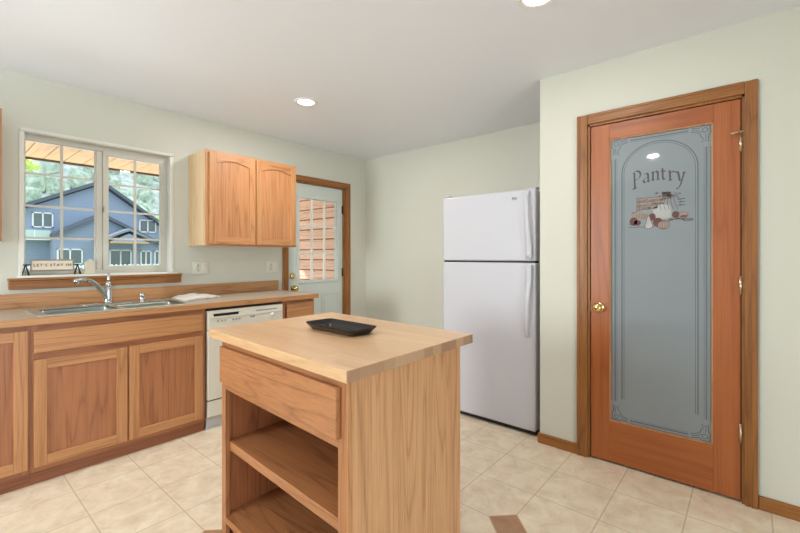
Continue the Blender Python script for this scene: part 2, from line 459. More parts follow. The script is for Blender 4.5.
for x0, x1, z0, z1 in ((gx0-.03, gx1+.03, gz1, gz1+.03), (gx0-.03, gx1+.03, gz0-.03, gz0), (gx0-.03, gx0, gz0, gz1), (gx1, gx1+.03, gz0, gz1)):
    b.box(x0, x1, ly-.014, ly+.01, z0, z1, bev=.005)
obj('lite_frame', b, M_door, leaf)
b = MB()
for k in (1, 2):
    xc = gx0+(gx1-gx0)*k/3; zc = gz0+(gz1-gz0)*k/3
    b.box(xc-.011, xc+.011, ly+.004, ly+.02, gz0, gz1); b.box(gx0, gx1, ly+.005, ly+.019, zc-.009, zc+.009)
obj('glazing_bars', b, M_white, leaf)
b = MB(); b.box(gx0, gx1, ly+.022, ly+.027, gz0, gz1); obj('glass', b, M_glass, leaf)
b = MB(); b.lathe([(.001, -.022), (.02, -.02), (.031, -.012), (.033, -.004), (.033, 0)], (2.515, ly, 1.05), 'y'); b.box(2.511, 2.519, ly-.034, ly-.02, 1.036, 1.064, bev=.002)
obj('deadbolt', b, M_brass, d1)
b = MB(); b.lathe([(.001, -.066), (.018, -.064), (.028, -.054), (.029, -.042), (.02, -.03), (.012, -.022), (.012, -.008), (.033, -.004), (.033, 0)], (2.53, ly, .92), 'y')
obj('door_knob', b, M_brass, d1)
for z in (.25, 1.07, 1.80):
    b = MB(); b.box(lx1-.012, lx1+.01, ly-.006, ly, z-.045, z+.045); b.tube([(lx1+.0, ly-.008, z-.05), (lx1+.0, ly-.008, z+.05)], .008, 10)
    obj('hinge', b, plain('dark_bronze', (60, 52, 46), .4, .6), d1)
b = MB(); b.box(DX0, DX1, YN, YN+.14, 0, .018, bev=.003); obj('threshold', b, plain('aluminium', (170, 168, 160), .35, .9), d1)

# ------------------------------------------------------------------ pantry door (etched glass)
d2 = empty('door_2', (XP, (PY0+PY1)/2, 0), kind='structure')
b = MB()
for y0, y1 in ((PY0-.04-.0, PY0+.006), (PY1-.012, PY1+.06)):
    pass
cw = .062
def casing_profile(side0, side1, z0, z1, horiz=False):
    b.box(XP-.012, XP, side0, side1, z0, z1, 1 if horiz else 0, .003)
b.box(XP-.017, XP, PY1, PY1+cw, 0, PZ1+cw, 0, .004); b.box(XP-.021, XP, PY1+cw-.016, PY1+cw, 0, PZ1+cw, 0, .004); b.box(XP-.019, XP, PY1+.012, PY1+.022, 0, PZ1, 0, .002)
b.box(XP-.017, XP, PY0-.051, PY0, 0, PZ1+cw, 0, .004); b.box(XP-.021, XP, PY0-.051, PY0-.026, 0, PZ1+cw, 0, .004); b.box(XP-.019, XP, PY0-.018, PY0-.01, 0, PZ1, 0, .002)
b.box(XP-.017, XP, PY0, PY1, PZ1, PZ1+cw, 1, .004); b.box(XP-.021, XP, PY0, PY1, PZ1+cw-.016, PZ1+cw, 1, .004); b.box(XP-.019, XP, PY0, PY1, PZ1+.012, PZ1+.022, 1, .002)
obj('door_casing', b, [wood('oak_trim', 'z'), wood('oak_trim', 'y')], d2)
b = MB(); b.box(XP-.003, XP+.12, PY0, PY0+.012, 0, PZ1); b.box(XP-.003, XP+.12, PY1-.012, PY1, 0, PZ1); b.box(XP-.003, XP+.12, PY0, PY1, PZ1-.012, PZ1)
b.box(XP+.05, XP+.062, PY0+.012, PY0+.024, 0, PZ1); b.box(XP+.05, XP+.062, PY1-.024, PY1-.012, 0, PZ1)
obj('door_jamb', b, wood('oak_trim', 'z'), d2)
ay0, ay1, az0, az1 = PY0+.016, PY1-.016, .012, PZ1-.016
gy0, gy1, hz0, hz1 = .147, .651, .256, 1.971
px = XP+.004
b = MB()
b.box(px, px+.036, ay0, gy0, az0, az1, 0, .002); b.box(px, px+.036, gy1, ay1, az0, az1, 0, .002)
b.box(px, px+.036, gy0, gy1, az0, hz0, 1, .002); b.box(px, px+.036, gy0, gy1, hz1, az1, 1, .002)
leaf = obj('door_leaf', b, [wood('fir_door', 'z', 5), wood('fir_door', 'y', 5)], d2)
b = MB()
for y0, y1, z0, z1 in ((gy0, gy0+.008, hz0, hz1), (gy1-.008, gy1, hz0, hz1), (gy0, gy1, hz0, hz0+.008), (gy0, gy1, hz1-.008, hz1)):
    b.box(px+.003, px+.014, y0, y1, z0, z1, bev=.002)
obj('glazing_bead', b, wood('oak_frame', 'z'), leaf)
b = MB(); b.box(px+.014, px+.020, gy0, gy1, hz0, hz1); glass = obj('frosted_glass', b, M_frost, d2)
gxp = px+.014                        # front face of the pane

class Etch:
    """strokes and fills lying on the pane, s to the right, z up; a whisker thick"""
    def __init__(s): s.bm = bmesh.new(); s.d = 0
    def P(s, q): return (gxp-.0006-s.d, .54-q[0], q[1])
    def poly(s, pts, mi=0, d=0):
        s.d = d
        vs = [s.bm.verts.new(s.P(p)) for p in pts]
        try: f = s.bm.faces.new(vs); f.material_index = mi
        except ValueError: pass
    def line(s, pts, wd, mi=0, d=.0002):
        s.d = d; prev = None
        P = [Vector(p) for p in pts]
        for k, p in enumerate(P):
            t = (P[min(k+1, len(P)-1)]-P[max(k-1, 0)])
            t = t.normalized() if t.length else Vector((1, 0)); n = Vector((-t.y, t.x))*wd/2
            cur = [s.bm.verts.new(s.P(p+n)), s.bm.verts.new(s.P(p-n))]
            if prev:
                f = s.bm.faces.new([prev[0], prev[1], cur[1], cur[0]]); f.material_index = mi
            prev = cur
    def nib(s, pts, wd=.009, ang=35, thin=.0022, mi=0):
        """broad-nib pen stroke: width depends on direction"""
        a = math.radians(ang); nv = Vector((math.cos(a), math.sin(a)))
        P = spline([Vector((p[0], p[1])) for p in pts], 6); prev = None; s.d = .0003
        for k, p in enumerate(P):
            t = (P[min(k+1, len(P)-1)]-P[max(k-1, 0)]).normalized()
            wv = max(thin, wd*abs(t.x*nv.y-t.y*nv.x)); n = Vector((-t.y, t.x))*wv/2
            cur = [s.bm.verts.new(s.P(p+n)), s.bm.verts.new(s.P(p-n))]
            if prev: f = s.bm.faces.new([prev[0], prev[1], cur[1], cur[0]]); f.material_index = mi
            prev = cur
    def done(s, name, mats, parent):
        bmesh.ops.recalc_face_normals(s.bm, faces=s.bm.faces[:])
        for f in s.bm.faces:
            if f.normal.x > 0: f.normal_flip()
        return obj(name, s.bm, mats, parent)

SL, SR = .54-gy1, .54-gy0            # pane's left / right edge in s
e = Etch()
zt, zb = hz1, hz0
mid = (SL+SR)/2; hw = .185
arch = [(mid+hw*math.cos(PI-t*PI/40), 1.75+.168*math.sin(t*PI/40)) for t in range(41)]
for off, wd in ((0, .006), (.011, .003)):
    c = (mid, 1.75)
    e.line([(c[0]+(p[0]-c[0])*(1-off/hw), c[1]+(p[1]-c[1])*(1-off/.168)) for p in arch], wd)
    e.line([(mid-hw+off, 1.75), (mid-hw+off, .40)], wd); e.line([(mid+hw-off, 1.75), (mid+hw-off, .40)], wd)
for s_, sg in ((SL, 1), (SR, -1)):
    for off, wd in ((.03, .007), (.012, .003), (.040, .002)):
        e.line([(s_+sg*off, zt-.125), (s_+sg*off, zb+.125)], wd)
for zc, sg in ((zt, -1), (zb, 1)):
    for off, wd in ((.026, .007), (.010, .003), (.036, .002)):
        e.line([(SL+.11, zc+sg*off), (SR-.11, zc+sg*off)], wd)
for s_, sx in ((SL, 1), (SR, -1)):       # corner scrolls
    for zc, sz in ((zt, -1), (zb, 1)):
        def q(a, b_): return (s_+sx*a, zc+sz*b_)
        sh = [(.014, .014), (.05, .012), (.062, .022), (.095, .014), (.088, .026), (.1, .034), (.074, .04), (.058, .052), (.052, .07), (.044, .078), (.05, .1), (.034, .088), (.022, .1), (.022, .066), (.012, .05), (.014, .014)]
        e.line([q(*p) for p in sh], .0045)
        e.line([q(.036+.012*math.cos(t*PI/7), .034+.012*math.sin(t*PI/7)) for t in range(15)], .004)
        e.line([q(.05, .045), q(.07, .03), q(.088, .026)], .0035); e.line([q(.034, .055), q(.032, .07), q(.034, .088)], .0035)
e.done('etched_border', M_etch, glass)

e = Etch()
L0 = 1.69
def st(pts, **k): e.nib([(.011+a*.914, L0+z*.96-.0235*(max(a, 0)/.27)**1.6) for a, z in pts], wd=.011, **k)
# P a n t r y in a broad-nib hand on a shallow arch
st([(.004, .060), (.013, .064)]); st([(.012, .062), (.013, .02), (.016, -.036)]); st([(.002, -.036), (.016, -.034), (.026, -.026)])
st([(.004, .058), (.018, .072), (.036, .070), (.046, .056), (.042, .036), (.030, .022), (.016, .018)])
st([(.066, .044), (.076, .054), (.087, .050), (.089, .030), (.090, .008), (.097, .006)]); st([(.088, .034), (.072, .024), (.064, .010), (.071, .000), (.082, .006), (.089, .016)])
st([(.106, .056), (.114, .062), (.115, .040), (.115, .014)]); st([(.106, .012), (.124, .014)], thin=.003); st([(.115, .048), (.128, .064), (.140, .060), (.142, .040), (.142, .017)]); st([(.134, .014), (.151, .018)], thin=.003)
st([(.166, .082), (.167, .05), (.168, .026), (.176, .017), (.186, .024)]); st([(.156, .064), (.184, .066)], thin=.005)
st([(.196, .062), (.203, .066), (.205, .04), (.206, .014)]); st([(.197, .010), (.216, .014)], thin=.003); st([(.206, .048), (.216, .062), (.228, .062)], thin=.004)
st([(.237, .060), (.246, .058), (.252, .030), (.256, .008)]); st([(.277, .060), (.268, .02), (.258, -.014), (.248, -.034), (.238, -.034)]); st([(.270, .058), (.284, .058)], thin=.003); st([(.23, .06), (.244, .060)], thin=.003)
e.done('etched_lettering', M_etchtxt, glass)

e = Etch()  # still life: crate, leafy bunch, aubergines, pear, onion   mats: 0 brown lines, 1 tan fill, 2 red fill, 3 pale fill
def ell(cx, cz, rx, rz, n=20, a0=0, a1=2*PI, rot=0):
    return [(cx+rx*math.cos(a0+(a1-a0)*k/n)*math.cos(rot)-rz*math.sin(a0+(a1-a0)*k/n)*math.sin(rot), cz+rx*math.cos(a0+(a1-a0)*k/n)*math.sin(rot)+rz*math.sin(a0+(a1-a0)*k/n)*math.cos(rot)) for k in range(n+1)]
rnd = random.Random(3)
for k in range(3):
    z0 = 1.595-.024*k; ln = .16-.028*k
    e.poly([(.035, z0), (.035+ln, z0+.006), (.035+ln, z0-.012), (.035, z0-.018)], 1)
    e.line([(.035, z0), (.035+ln, z0+.006)], .0025); e.line([(.035, z0-.018), (.035+ln, z0-.012)], .0025)
    for j in range(14):
        a = .04+rnd.random()*(ln-.012); e.line([(a, z0-.004-rnd.random()*.008), (a+.008, z0-.006-rnd.random()*.006)], .003)
e.line([(.035, 1.6), (.035, 1.515)], .003); e.line([(.046, 1.6), (.046, 1.515)], .002)
for k in range(46):
    a, z = .185+rnd.gauss(0, .024), 1.607+rnd.gauss(0, .011)
    e.line(ell(a, z, .006, .004, 7), .0022)
for k in range(5):
    e.line([(.165+k*.012, 1.595), (.150+k*.018, 1.555), (.156+k*.02, 1.52)], .0022)
e.line([(.235, 1.575), (.268, 1.578)], .004); e.line([(.238, 1.560), (.266, 1.562)], .004); e.line([(.236, 1.543), (.268, 1.543)], .004); e.line([(.247, 1.58), (.246, 1.535)], .002)
e.poly([(.11, 1.535), (.15, 1.555), (.2, 1.545), (.205, 1.50), (.2, 1.475), (.15, 1.468), (.125, 1.49)], 3)
e.poly([(.005, 1.51), (.045, 1.512), (.09, 1.505), (.1, 1.48), (.05, 1.47), (.01, 1.485)], 1)
for k in range(8): e.line([(.03+.008*k, 1.508), (.036+.008*k, 1.475)], .0018)
for cx, cz, rx, rz, m in ((.018, 1.463, .02, .024, 2), (.036, 1.455, .018, .016, 2), (.112, 1.485, .017, .02, 2), (.225, 1.492, .016, .018, 2), (.258, 1.488, .024, .018, 1), (.140, 1.452, .022, .026, 2)):
    e.poly(ell(cx, cz, rx, rz)[:-1], m, .0003); e.line(ell(cx, cz, rx, rz), .0022, 0, .0004)
e.poly([(.245, 1.475), (.275, 1.477), (.28, 1.487), (.25, 1.485)], 2, .0005)
pear = ell(.095, 1.437, .020, .020, 14, PI*.75, PI*2.25) + [(.103, 1.475), (.0985, 1.49), (.0905, 1.49), (.086, 1.475)]
e.poly(pear, 3, .0005); e.line(pear+[pear[0]], .0025, 0, .0006)
e.poly(ell(.168, 1.437, .028, .024)[:-1], 1, .0005); e.line(ell(.168, 1.437, .028, .024), .003, 0, .0006); e.line(ell(.168, 1.437, .018, .022), .002, 0, .0006); e.line(ell(.168, 1.437, .007, .021), .002, 0, .0006)
for dz in (0, .008, -.006): e.line([(.19, 1.462+dz), (.235, 1.470-dz*.5), (.275, 1.458+dz), (.305, 1.462+dz*.6)], .003)
for k in range(10): a = .0+.013*k; e.line([(a-.01, 1.432+.004*math.sin(k*2)), (a, 1.428), (a+.008, 1.431)], .0025)
e.line([(.008, 1.513), (.03, 1.517)], .004, 0); e.line([(-.01, 1.45), (.02, 1.44)], .002)
e.done('etched_picture', [M_etchbrown, M_etchtan, M_etchred, M_etchpale], glass)

b = MB(); b.lathe([(.001, -.064), (.016, -.063), (.026, -.055), (.0285, -.044), (.024, -.033), (.014, -.025), (.011, -.016), (.012, -.008), (.028, -.006), (.032, -.002), (.032, 0)], (px, .708, .945), 'x')
obj('door_knob', b, M_brass, d2)
b = MB(); b.box(px+.004, px+.03, ay1, ay1+.004, .915, .975); obj('strike_plate', b, M_hinge, d2)
for k, z in enumerate((1.838, 1.107, .353)):
    b = MB(); y = .036
    b.tube([(px-.007, y, z-.045), (px-.007, y, z+.045)], .0065, 12); b.tube([(px-.007, y, z+.045), (px-.007, y, z+.052)], [.0075, .004], 12)
    obj('hinge', b, M_hinge, d2)
b = MB(); z = 1.893
b.tube([(px-.007, .036, z-.004), (px-.007, .036, z+.004)], .010, 12)
b.tube([(px-.012, .004, z+.003), (px-.012, .03, z), (px-.03, .062, z-.006)], .0035, 8); b.tube([(px-.03, .060, z-.006), (px-.03, .076, z-.007)], .007, 10); b.tube([(px-.01, .006, z+.003), (px-.012, -.004, z+.004)], .007, 10)
obj('hinge_door_stop', b, M_hinge, d2)

# ------------------------------------------------------------------ windows behind the viewpoint
w2 = empty('window_2', (XW, 2.55, WH[2]), kind='structure')
b = MB()
for y0, y1, z0, z1 in ((WH[0], WH[1], WH[2], WH[2]+.05), (WH[0], WH[1], WH[3]-.05, WH[3]), (WH[0], WH[0]+.05, WH[2]+.05, WH[3]-.05), (WH[1]-.05, WH[1], WH[2]+.05, WH[3]-.05)):
    b.box(XW-.1, XW-.04, y0, y1, z0, z1)
obj('window_frame', b, M_white, w2)
b = MB(); b.box(XW-.075, XW-.07, WH[0]+.05, WH[1]-.05, WH[2]+.05, WH[3]-.05); obj('glass', b, M_glass, w2)
d3 = empty('door_3', (-.6, YS, 0), kind='structure')
b = MB(); xm_ = (SH[0]+SH[1])/2
for x0, x1, z0, z1 in ((SH[0], SH[1], SH[2], SH[2]+.06), (SH[0], SH[1], SH[3]-.06, SH[3]), (SH[0], SH[0]+.06, SH[2]+.06, SH[3]-.06), (SH[1]-.06, SH[1], SH[2]+.06, SH[3]-.06), (xm_-.05, xm_+.05, SH[2]+.06, SH[3]-.06)):
    b.box(x0, x1, YS-.1, YS-.04, z0, z1)
obj('door_frame', b, M_white, d3)
b = MB(); b.box(SH[0]+.06, xm_-.05, YS-.075, YS-.07, SH[2]+.06, SH[3]-.06); b.box(xm_+.05, SH[1]-.06, YS-.075, YS-.07, SH[2]+.06, SH[3]-.06); obj('glass', b, M_glass, d3)

# ------------------------------------------------------------------ cabinets
OF = {a: wood('oak_frame', a) for a in 'xyz'}; OP = {a: wood('oak_panel', a) for a in 'xyz'}
YF, YD, YC = 2.985, 2.966, 2.955      # face frame, door faces, countertop edge
CT = .92                              # countertop height
def cab_door(parent, x0, x1, z0, z1, y, fr=.056, arch=0, pan='oak_panel'):
    """frame-and-panel door facing -y; the panel is a sub-part"""
    b = MB(); t = .019
    b.box(x0, x0+fr, y, y+t, z0, z1, 0, .0025); b.box(x1-fr, x1, y, y+t, z0, z1, 0, .0025)
    b.box(x0+fr, x1-fr, y, y+t, z0, z0+fr, 1, .0025)
    if not arch: b.box(x0+fr, x1-fr, y, y+t, z1-fr, z1, 1, .0025)
    else:
        n = 14; xa, xb = x0+fr, x1-fr
        low = [(xa+(xb-xa)*k/n, z1-fr-arch+arch*math.sin(PI*(.5+ (k/n-.5)*.0)) if False else z1-fr-arch*( (2*k/n-1)**2)) for k in range(n+1)]
        b.prism([(xa, z1), *low, (xb, z1)], 'y', y, y+t, 1)
    d = obj('door', b, [OF['z'], OF['x']], parent)
    b = MB(); b.box(x0+fr-.004, x1-fr+.004, y+.009, y+.015, z0+fr-.004, z1-fr+.004)
    obj('panel', b, wood(pan, 'z'), d)
    return d
def base_cab(name, x0, x1, label, open_top=False):
    r_ = empty(name, ((x0+x1)/2, YN-.3, 0), label, 'cabinet', 'oak base cabinets along the window wall')
    b = MB(); ct = CT-.038
    b.box(x0, x0+.016, YF+.019, YN-.006, .072, ct); b.box(x1-.016, x1, YF+.019, YN-.006, .072, ct)
    b.box(x0+.016, x1-.016, YF+.019, YN-.006, .072, .09); b.box(x0+.016, x1-.016, YN-.012, YN-.006, .09, ct)
    b.box(x0, x0+.034, YF, YF+.019, .072, ct); b.box(x1-.034, x1, YF, YF+.019, .072, ct)
    b.box(x0+.034, x1-.034, YF, YF+.019, .072, .112, 1); b.box(x0+.034, x1-.034, YF, YF+.019, ct-.045, ct, 1); b.box(x0+.034, x1-.034, YF, YF+.019, .685, .735, 1)
    if x1-x0 > .9: xc = .8405; b.box(xc-.03, xc+.03, YF, YF+.019, .112, .685)
    obj('carcass', b, [wood('oak_panel', 'z'), wood('oak_panel', 'x')], r_)
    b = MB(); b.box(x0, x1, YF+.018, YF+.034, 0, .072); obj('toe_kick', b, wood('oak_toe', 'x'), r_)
    return r_
c = base_cab('base_cabinet', -.46, .3805, 'oak base cabinet cut off by the picture edge, left of the sink cabinet')
cab_door(c, -.05, .370, .1, .855, YD)
c = base_cab('sink_cabinet', .3815, 1.326, 'wide oak base cabinet under the sink with two doors and a false drawer')
cab_door(c, .393, .835, .1, .69, YD); cab_door(c, .846, 1.302, .1, .69, YD)
b = MB(); b.box(.393, 1.302, YD, YD+.019, .725, .848, bev=.006); obj('false_drawer_front', b, OF['x'], c)
c = base_cab('base_cabinet', 1.962, 2.292, 'narrow oak base cabinet at the counter end right of the dishwasher')
cab_door(c, 2.0, 2.272, .1, .69, YD)
b = MB(); b.box(2.0, 2.272, YD, YD+.019, .725, .858, bev=.006); obj('drawer_front', b, OF['x'], c)

def upper_cab(x0, x1, label):
    z0, z1, yf = 1.345, 2.113, 3.285
    r_ = empty('wall_cabinet', ((x0+x1)/2, YN, z0), label, 'cabinet', 'oak wall cabinets beside the window')
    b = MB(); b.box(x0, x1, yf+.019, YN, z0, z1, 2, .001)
    b.box(x0, x1, yf, yf+.019, z0, z0+.03, 1); b.box(x0, x1, yf, yf+.019, z1-.03, z1, 1)
    b.box(x0, x0+.03, yf, yf+.019, z0+.03, z1-.03); b.box(x1-.03, x1, yf, yf+.019, z0+.03, z1-.03)
    obj('carcass', b, [wood('oak_frame', 'z'), wood('oak_frame', 'x'), wood('oak_side_glare', 'z')], r_)
    xm_ = (x0+x1)/2
    cab_door(r_, x0+.022, xm_-.004, z0+.012, z1-.016, yf-.019, .056, .03, 'oak_upper'); cab_door(r_, xm_+.004, x1-.014, z0+.012, z1-.016, yf-.019, .056, .03, 'oak_upper')
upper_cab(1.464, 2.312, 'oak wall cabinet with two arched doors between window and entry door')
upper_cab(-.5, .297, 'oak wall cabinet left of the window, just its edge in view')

# countertop with sink cut-out, backsplash and oak edge
ct = empty('countertop', (.9, 3.3, CT-.038), 'long beige laminate countertop with oak edge and backsplash under the window', 'countertop')
SX0, SX1, SY0, SY1 = .44, 1.235, 3.02, 3.47
b = MB()
def slab(x0, x1, y0, y1): b.box(x0, x1, y0, y1, CT-.038, CT)
slab(-.46, SX0, YC+.02, YN-.02); slab(SX1, 2.305, YC+.02, YN-.02); slab(SX0, SX1, YC+.02, SY0); slab(SX0, SX1, SY1, YN-.02)
obj('slab', b, M_lamin, ct)
b = MB(); b.box(-.46, 2.325, YC, YC+.02, CT-.038, CT+.0005, 0, .003); b.box(2.305, 2.325, YC+.02, YN, CT-.038, CT+.0005, 1, .003)
obj('oak_edge', b, [wood('oak_band', 'x'), wood('oak_band', 'y')], ct)
b = MB(); b.box(-.46, 2.325, YN-.02, YN, CT, CT+.095, 0, .003); obj('backsplash', b, wood('oak_splash', 'x'), ct)

# stainless double-bowl sink
sk = empty('sink', (.84, 3.24, CT), 'stainless steel double bowl sink set into the counter under the window', 'sink')
b = MB()
RX0, RX1, RY0, RY1 = .415, 1.258, 2.992, 3.5
bowls = [(.46, .815), (.855, 1.215)]; BY0, BY1 = 3.04, 3.335
def rim_boxes(mbx):
    xs = [RX0, bowls[0][0], bowls[0][1], bowls[1][0], bowls[1][1], RX1]
    z0, z1 = CT+.0006, CT+.006
    mbx.box(RX0, RX1, RY0, BY0, z0, z1, bev=.002); mbx.box(RX0, RX1, BY1, RY1, z0, z1, bev=.002)
    for k in (0, 2, 4): mbx.box(xs[k], xs[k+1], BY0, BY1, z0, z1)
rim_boxes(b); obj('rim', b, M_steel, sk)
def bowl(x0, x1):
    bm_ = bmesh.new(); rings = []
    for ins, z, rad in ((0, CT+.006, .03), (.004, CT-.01, .03), (.012, CT-.11, .045), (.03, CT-.155, .05), (.1, CT-.165, .03)):
        ring = []
        a0, a1, b0, b1 = x0+ins, x1-ins, BY0+ins, BY1-ins
        for cx, cy, st_ in ((a1-rad, b1-rad, 0), (a0+rad, b1-rad, 1), (a0+rad, b0+rad, 2), (a1-rad, b0+rad, 3)):
            for k in range(6):
                a = st_*PI/2 + k*PI/10; ring.append(bm_.verts.new((cx+rad*math.cos(a), cy+rad*math.sin(a), z)))
        rings.append(ring)
    n = len(rings[0])
    for k in range(len(rings)-1):
        for j in range(n):
            f = bm_.faces.new([rings[k][j], rings[k+1][j], rings[k+1][(j+1) % n], rings[k][(j+1) % n]]); f.smooth = True
    bm_.faces.new(rings[-1][::-1])
    # corner fillers so that the square hole closes on the rounded bowl
    top = rings[0]
    for q, (cx, cy) in enumerate(((x1, BY1), (x0, BY1), (x0, BY0), (x1, BY0))):
        cv = bm_.verts.new((cx, cy, CT+.006))
        for k in range(5): bm_.faces.new([cv, top[q*6+k], top[q*6+k+1]])
    o = obj('bowl', bm_, plain('bowl_steel', (150, 157, 148), .3, 1), sk)
    md = o.modifiers.new('thickness', 'SOLIDIFY'); md.thickness = .0012; md.offset = 1
    b_ = MB(); b_.lathe([(.001, 0), (.03, .0), (.036, .003), (.042, .003), (.042, -.001)], ((x0+x1)/2, (BY0+BY1)/2, CT-.164)); obj('drain', b_, M_chrome, o)
for x0, x1 in bowls: bowl(x0, x1)

# chrome faucet
FXc, FYc, FZ = .842, 3.40, CT+.006
fa = empty('faucet', (FXc, FYc, FZ), 'chrome single lever faucet with arched pull-out spout over the sink', 'faucet')
b = MB()
b.prism([(FXc-.125+.025*math.cos(a), FYc+.025*math.sin(a)) for a in [PI/2+k*PI/8 for k in range(9)]] + [(FXc+.125+.025*math.cos(a), FYc+.025*math.sin(a)) for a in [-PI/2+k*PI/8 for k in range(9)]], 'z', FZ, FZ+.008, bev=.002)
obj('deck_plate', b, M_chrome, fa)
b = MB(); b.lathe([(.03, .008), (.027, .02), (.0235, .05), (.0225, .09), (.023, .112), (.017, .122), (.001, .124)], (FXc, FYc, FZ)); obj('faucet_body', b, M_chrome, fa)
b = MB(); pth = spline([(FXc-.004, FYc-.002, FZ+.025), (FXc-.028, FYc-.013, FZ+.07), (FXc-.068, FYc-.032, FZ+.128), (FXc-.112, FYc-.053, FZ+.166), (FXc-.14, FYc-.067, FZ+.176)], 7)
b.tube(pth, [.017-.003*k/len(pth) for k in range(len(pth))], 16); obj('spout', b, M_chrome, fa)
b = MB(); pth = [Vector((FXc-.136, FYc-.065, FZ+.1755)), Vector((FXc-.158, FYc-.075, FZ+.178)), Vector((FXc-.182, FYc-.087, FZ+.175)), Vector((FXc-.20, FYc-.095, FZ+.168)), Vector((FXc-.208, FYc-.099, FZ+.162))]
b.tube(pth, [.0155, .0185, .0205, .02, .016], 16); obj('spray_head', b, M_chrome, fa)
b = MB(); b.lathe([(.017, .122), (.019, .13), (.0165, .15), (.012, .158), (.001, .16)], (FXc, FYc, FZ)); b.tube([(FXc, FYc, FZ+.15), (FXc+.004, FYc+.006, FZ+.18), (FXc+.004, FYc+.012, FZ+.205), (FXc+.003, FYc+.014, FZ+.213)], [.011, .0085, .0105, .006], 12); obj('lever', b, M_chrome, fa)

ag = empty('air_gap_cap', (1.05, 3.40, CT+.006), 'short chrome cylinder cap on the sink deck right of the faucet', 'air gap')
b = MB(); b.lathe([(.021, 0), (.021, .004), (.0175, .006), (.0175, .044), (.0195, .046), (.0195, .056), (.016, .060), (.001, .061)], (1.05, 3.40, CT+.006)); obj('cap', b, M_chrome, ag)

# folded towel on the counter
def towel():
    bm_ = bmesh.new(); nx, ny = 26, 16
    P0, P1, P2, P3 = Vector((1.275, 3.235)), Vector((1.60, 3.32)), Vector((1.57, 3.56)), Vector((1.29, 3.53))
    def top(u, v_):
        p = P0*(1-u)*(1-v_)+P1*u*(1-v_)+P2*u*v_+P3*(1-u)*v_
        ed = min(u, 1-u, v_, 1-v_)
        h = .017*min(1, ed*14)**.5 + .014*math.exp(-((u-.5)/.22)**2) + .003*noise.noise(Vector((u*7, v_*6, 1)))+.002*math.sin(u*19+v_*4)
        return Vector((p.x, p.y, CT+.0015+max(h, .002)))
    g = [[bm_.verts.new(top(i/nx, j/ny)) for j in range(ny+1)] for i in range(nx+1)]
    lo = [[None]*(ny+1) for _ in range(nx+1)]
    for i in range(nx+1):
        for j in range(ny+1):
            q = g[i][j].co; lo[i][j] = bm_.verts.new((q.x, q.y, CT+.0005))
    for i in range(nx):
        for j in range(ny):
            f = bm_.faces.new([g[i][j], g[i+1][j], g[i+1][j+1], g[i][j+1]]); f.smooth = True
            bm_.faces.new([lo[i][j], lo[i][j+1], lo[i+1][j+1], lo[i+1][j]])
    for i in range(nx):
        bm_.faces.new([g[i][0], lo[i][0], lo[i+1][0], g[i+1][0]]); bm_.faces.new([g[i][ny], g[i+1][ny], lo[i+1][ny], lo[i][ny]])
    for j in range(ny):
        bm_.faces.new([g[0][j], g[0][j+1], lo[0][j+1], lo[0][j]]); bm_.faces.new([g[nx][j], lo[nx][j], lo[nx][j+1], g[nx][j+1]])
    return bm_
tw = empty('dish_towel', (1.45, 3.4, CT), 'folded off-white dish towel lying on the counter right of the sink', 'towel')
ft = obj('folded_cloth', towel(), M_cloth, tw)
b = MB()
for k in range(3):                       # second fold peeking out along the front edge
    b.tube([(1.31+.09*k, 3.233+.028*k, CT+.006), (1.35+.09*k, 3.236+.028*k, CT+.008), (1.392+.09*k, 3.258+.028*k, CT+.006)], [.004, .0055, .004], 8)
obj('hem', b, M_cloth, tw)

# ------------------------------------------------------------------ dishwasher
dw = empty('dishwasher', (1.645, 3.3, 0), 'white built-in dishwasher between the oak base cabinets', 'dishwasher')
X0, X1, Yd = 1.334, 1.954, 2.962
b = MB(); b.box(X0+.006, X1-.006, Yd+.03, YN-.01, .09, .868); obj('tub', b, M_grey, dw)
b = MB(); b.box(X0, X1, Yd, Yd+.03, .722, .862, bev=.005)
b.box(X0+.02, X1-.02, Yd-.004, Yd+.004, .805, .812, bev=.001); cp = obj('control_panel', b, M_dw, dw)
b = MB(); b.box(1.375, 1.565, Yd-.002, Yd+.003, .819, .834)
b.box(1.372, 1.568, Yd-.004, Yd, .834, .838); obj('vent_slot', b, M_dark, cp)
b = MB(); b.box(1.71, 1.90, Yd-.001, Yd+.002, .826, .834); obj('marking_strip', b, M_grey, cp)
for x in (1.40, 1.43, 1.455, 1.515, 1.54, 1.565):
    b = MB(); b.box(x, x+.016, Yd-.003, Yd+.002, .778, .788, bev=.001); obj('button', b, M_grey, cp)
b = MB(); b.box(1.66, 1.70, Yd-.002, Yd+.002, .782, .794, bev=.001); obj('button', b, M_grey, cp)
b = MB(); b.lathe([(.001, -.014), (.014, -.013), (.018, -.004), (.018, 0)], (1.86, Yd, .785), 'y', 20); obj('dial', b, M_dw, cp)
b = MB(); b.box(X0, X1, Yd+.002, Yd+.03, .214, .718, bev=.005); obj('door_panel', b, M_dw, dw)
b = MB(); b.box(X0, X1, Yd+.004, Yd+.03, .092, .206, bev=.004); obj('access_panel', b, M_dw, dw)
b = MB(); b.box(X0+.004, X1-.004, Yd+.034, Yd+.05, 0, .088); obj('toe_panel', b, plain('toe_grey', (196, 196, 196), .4), dw)
for za, zb_ in ((.200, .220), (.862, .880)):
    b = MB(); b.box(X0+.004, X1-.004, Yd+.012, Yd+.029, za, zb_); obj('gap', b, M_dark, dw)

